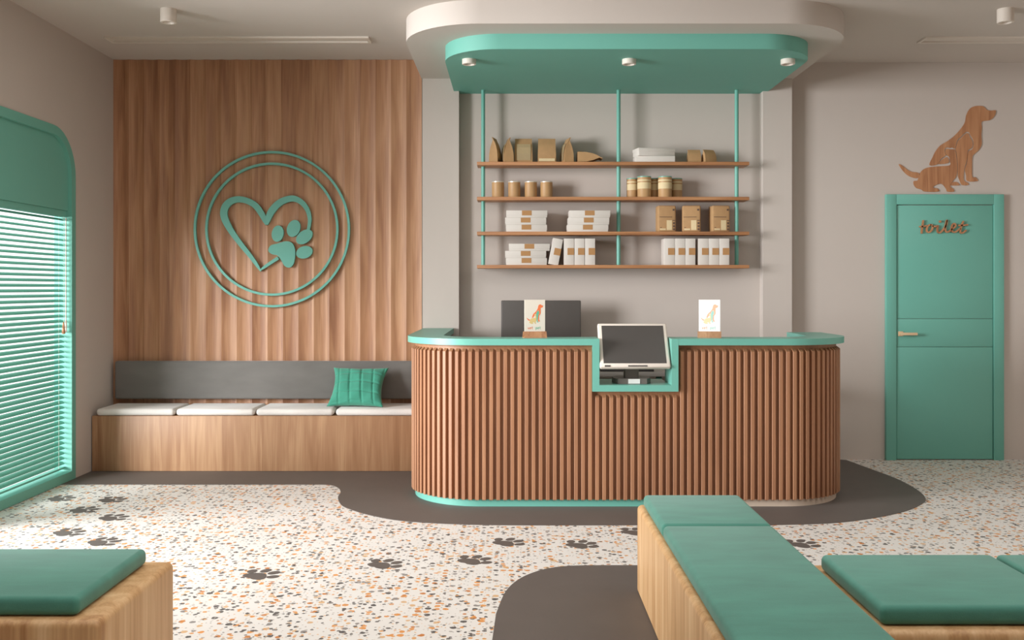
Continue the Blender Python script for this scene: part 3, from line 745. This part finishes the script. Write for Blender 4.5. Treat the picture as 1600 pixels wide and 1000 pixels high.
# boxes on the top shelf
b1 = thing('white_box', (wx(1020,-.16), Yb, SZ[0]), 'lower white box lying beneath another on the top shelf', 'box', 'white boxes on the top shelf')
bx('carton', M['white'], b1, wx(991,-.16), wx(1052.5,-.16), Yb-.08, Yb+.08, SZ[0], SZ[0]+.047, bev=.002)
b2 = thing('white_box', (wx(1020,-.16), Yb, SZ[0]+.048), 'slightly turned white box on top of another, top shelf', 'box', 'white boxes on the top shelf')
mt2 = Matrix.Translation((wx(1022,-.16), Yb, SZ[0]+.048)) @ Matrix.Rotation(math.radians(14), 4, 'Z')
bx('carton', M['white'], b2, -.15, .15, -.065, .065, 0, .056, bev=.002, mtx=mt2)
bx('lid', M['white'], b2, -.152, .152, -.067, .067, .036, .060, bev=.001, mtx=mt2)
# tins
def tin(r, h, band, lidmat, nme='tin_can'):
    t = empty(nme)
    bm = bmesh.new(); lathe(bm, 0, 0, [(0, 0), (r, 0), (r, .004), (r*.985, .006), (r*.985, h-.008), (r, h-.006)], 28); lathe(bm, 0, 0, [(r*.985, h-.008), (0, h-.008)], 28)
    link('can_body', bm, M['tin'], t, 40)
    bm = bmesh.new(); lathe(bm, 0, 0, [(0, h-.0079), (r*1.01, h-.0079), (r*1.01, h-.001), (r*.96, h), (0, h-.001)], 28); link('lid', bm, M[lidmat], t, 40)
    if band:
        bm = bmesh.new(); lathe(bm, 0, 0, [(r*.99, h*.40), (r*1.004, h*.40), (r*1.004, h*.70), (r*.99, h*.70)], 28); lathe(bm, 0, 0, [(r*.99, h*.76), (r*1.004, h*.76), (r*1.004, h*.84), (r*.99, h*.84)], 28)
        link('cream_band', bm, M['cream_label'], t, 40)
    return t
t1 = tin(.0485, .128, False, 'tin_rim')
for px, w_ in zip((778, 803.5, 829.5, 854), ('leftmost of the row of four', 'second from left in the row of four', 'third from left in the row of four', 'rightmost of the row of four')):
    inst(t1, wx(px,-.16), SY, SZ[1], 0, 'plain kraft can, %s on the second shelf' % w_, 'can', 'plain kraft cans on the second shelf')
t2 = tin(.054, .163, True, 'teal')
for px, y, w_ in ((1006.5,-.178,'front left can, with the brightest label'),(1039,-.178,'front right can, beside the darker rear cans'),):
    inst(t2, wx(px,y), y, SZ[1], 0, 'cream-banded teal-lidded can, '+w_+', second shelf', 'can', 'cream banded cans on the second shelf')
for px, y, w_ in ((988,-.092,'rear can at the left by the middle pole'),(1022.5,-.09,'rear can half hidden between the front two'),(1057,-.09,'rear can at the right end of the cluster')):
    c = inst(t2, wx(px,y), y, SZ[1], 0, 'cream-banded can, '+w_+', second shelf', 'can', 'cream banded cans on the second shelf'); c.scale = (.84, .84, .97)
# block bags third shelf
def block():
    t = empty('coffee_bag'); w, d, h = .142, .105, .207
    bm = bmesh.new(); box(bm, -w/2, w/2, -d/2, d/2, 0, h, bev=.012, seg=3); link('paper_body', bm, M['kraft'], t, 45)
    f = -d/2
    bm = bmesh.new(); box(bm, w*-.02, w*.27, f-.0012, f+.001, h*.07, h*.44); box(bm, -w*.40, -w*.07, f-.0012, f+.001, h*.07, h*.13); link('paper_label', bm, M['cream_label'], t)
    bm = bmesh.new(); box(bm, -w*.42, w*.28, f-.0012, f+.001, h*.555, h*.575)
    box(bm, w*.31, w*.42, f-.0012, f+.001, h*.80, h*.87); box(bm, w*.31, w*.46, f-.0012, f+.001, h*.42, h*.45)
    for q in range(3): box(bm, w*.33, w*.44, f-.0012, f+.001, h*(.06+.115*q), h*(.14+.115*q))
    box(bm, -w*.38, -w*.30, f-.0012, f+.001, h*.155, h*.175); link('printed_marks', bm, M['ink'], t)
    return t
bl = block()
for px, rz, w_ in ((1041,3,'leftmost of three'), (1081,-8,'middle of three'), (1125,6,'rightmost of three, nearest the right pole')):
    inst(bl, wx(px,-.17), SY, SZ[2], math.radians(rz), 'block-shaped printed kraft bag, %s on the third shelf' % w_, 'bag', 'printed kraft bags on the third shelf')

# ------------------------------------------------------------------ grey wall bench
WB = thing('wall_bench', (-1.8, -.3, 0), 'built-in oak bench base with long grey backrest against the wood wall', 'bench')
bx('base', M['oak_bench'], WB, XL+.008, -.60, -.51, -.108, .0035, .417, bev=.004)
bx('backrest', M['grey_fab'], WB, wx(180,-.16), -.62, -.170, -.106, .505, .800, bev=.012, seg=3)
for i, (a_, b_) in enumerate(((150,272),(275,397),(400,521),(524.5,650))):
    X0_, X1_ = wx(a_,-.51), wx(b_,-.51)
    bm = bmesh.new(); box(bm, X0_, X1_, -.515, -.135, .418, .470, bev=.023, seg=5)
    o = link('seat_cushion', bm, M['grey_seat'], None, 60)
    tag(o, ('light grey seat cushion at the left end of the oak wall bench', 'light grey seat cushion, second from left on the oak wall bench', 'light grey seat cushion on the wall bench, left of the teal pillow', 'light grey seat cushion under the teal pillow, beside the counter')[i], 'cushion', 'grey seat cushions on the wall bench')
# teal pillow
bm = bmesh.new(); NN = 72
W_, H_, TH = .44, .34, .13
lean = math.radians(34)
pc = Vector((wx(555,-.40), -.425, .474))
def pil(u, v, sgn):
    # corners stick out, sides pull in
    x = u*W_/2*(1-.16*(1-v*v)*abs(u)**3) ; z = v*H_/2*(1-.10*(1-u*u)*abs(v)**3)
    e = max(0, (1-u*u))*max(0, (1-v*v))
    t_ = TH/2*e**.42
    uu = u+.10*v; vv = v+.13*u*u
    q_ = .011*(math.exp(-((((uu*2.4+.1) % 1)-.5)/.075)**2) + .8*math.exp(-((((vv*2.1+.2) % 1)-.5)/.085)**2))*(e**.3)
    wr = .004*math.sin(9*u+5*v*v)*e**.3
    return x, sgn*(max(0, t_-q_+wr if e > 0 else 0)), z
for sgn in (-1, 1):
    G = [[None]*(NN+1) for _ in range(NN+1)]
    for i in range(NN+1):
        for j in range(NN+1):
            x, y, z = pil(-1+2*i/NN, -1+2*j/NN, sgn)
            co = Vector((x, y, z+H_/2)); co = Matrix.Rotation(math.radians(-6), 3, 'Z') @ (Matrix.Rotation(-lean, 3, 'X') @ co)
            G[i][j] = bm.verts.new(co+pc)
    for i in range(NN):
        for j in range(NN): bm.faces.new((G[i][j], G[i+1][j], G[i+1][j+1], G[i][j+1]))
bmesh.ops.remove_doubles(bm, verts=bm.verts[:], dist=.0004); bmesh.ops.recalc_face_normals(bm, faces=bm.faces[:])
o = link('throw_pillow', bm, M['pillow'], None, 180); tag(o, 'teal quilted throw pillow leaning on the grey bench', 'pillow')

# ------------------------------------------------------------------ foreground benches
def bench(nme, x0, x1, y0, y1, lab):
    bm = bmesh.new(); box(bm, x0, x1, y0, y1, .0032, .40, bev=.022, seg=5)
    o = link(nme, bm, M['oak_front'], None, 60); tag(o, lab, 'bench'); return o
def fcush(x0, x1, y0, y1, lab):
    bm = bmesh.new(); box(bm, x0, x1, y0, y1, .401, .458, bev=.020, seg=5)
    o = link('seat_cushion', bm, M['teal_fab'], None, 60); tag(o, lab, 'cushion', 'teal cushions on the foreground benches'); return o
Y_ = lambda d: CY+d
bench('upholstered_bench', .563, 1.03, Y_(2.40), Y_(4.331), 'light oak bench running away from the viewer, under two teal cushions')
fcush(.582, 1.010, Y_(3.722), Y_(4.262), 'teal seat cushion at the far end of the foreground bench, nearest the counter')
fcush(.582, 1.010, Y_(2.42), Y_(3.710), 'long teal seat cushion in the centre foreground, nearer the viewer')
bench('upholstered_bench', 1.034, 3.2, Y_(2.72), Y_(3.39), 'oak bench running to the right, joined to the foreground bench')
fcush(1.062, 1.652, Y_(2.76), Y_(3.312), 'teal seat cushion on the right bench, left one beside the dark wood gap')
fcush(1.662, 2.252, Y_(2.76), Y_(3.312), 'teal seat cushion cut off by the right edge of the photo')
bench('upholstered_bench', -3.0, -1.205, Y_(2.80), Y_(3.43), 'oak bench at the lower left corner with one rounded end')
fcush(-1.91, -1.285, Y_(2.84), Y_(3.385), 'teal seat cushion at the lower left, on the rounded bench end')

# ------------------------------------------------------------------ light
def area(name, loc, rot, sx, sy, power, col=(1,1,1)):
    l = bpy.data.lights.new(name, 'AREA'); l.shape = 'RECTANGLE'; l.size = sx; l.size_y = sy; l.energy = power; l.color = col
    o = bpy.data.objects.new(name, l); o.location = loc; o.rotation_euler = rot; COL.objects.link(o); return o
R90 = math.radians(90); TOP_FILL = 30
def daylight(name, w, power, zt):
    area(name, (XL-.45, (w[0]+w[1])/2, zt/2+.05), (0, -R90, 0), zt-.1, w[1]-w[0]-.1, power, (1.0, .975, .95))
area('daylight', (-7.6, -5.4, 2.1), (0, -R90, math.radians(27)), 2.9, 4.0, 1650, (.98, .99, 1.0))
for i, y in enumerate((-3.55, -5.6)):  # overhead fill lights and plates added out of view to brighten floor and seats
    for x in (-.9, 2.9):
        area('added_top_fill', (x, y, CZ-.035), (0, 0, 0), 3.0, 1.7, TOP_FILL, (1.0, .99, .97))
        bm = bmesh.new(); box(bm, x-1.54, x+1.54, y-.89, y+.89, CZ-.03, CZ); struct('trim_%d' % (3+2*i+(x > 0)), bm, M['cream_metal'], 'unseen flat plate added with the overhead fill light over the seating side')
wd = bpy.data.worlds.new('sky'); S.world = wd; wd.use_nodes = True
bg = wd.node_tree.nodes['Background']; bg.inputs[0].default_value = (1, 1, 1, 1); bg.inputs[1].default_value = 1.5

# ------------------------------------------------------------------ camera
cd = bpy.data.cameras.new('camera'); cam = bpy.data.objects.new('camera', cd); COL.objects.link(cam)
cd.sensor_width = 36; cd.lens = 36*F/1600; cd.shift_y = -50/1600
cam.location = (0, CY, EYE); cam.rotation_euler = (R90, 0, 0)
S.camera = cam
vs_ = S.view_settings; vs_.view_transform = 'Standard'; vs_.look = 'None'; vs_.gamma = 1; vs_.exposure = 0.0; vs_.use_curve_mapping = False
S.cycles.max_bounces = 10; S.cycles.diffuse_bounces = 6; S.cycles.transparent_max_bounces = 8; S.cycles.sample_clamp_indirect = 8
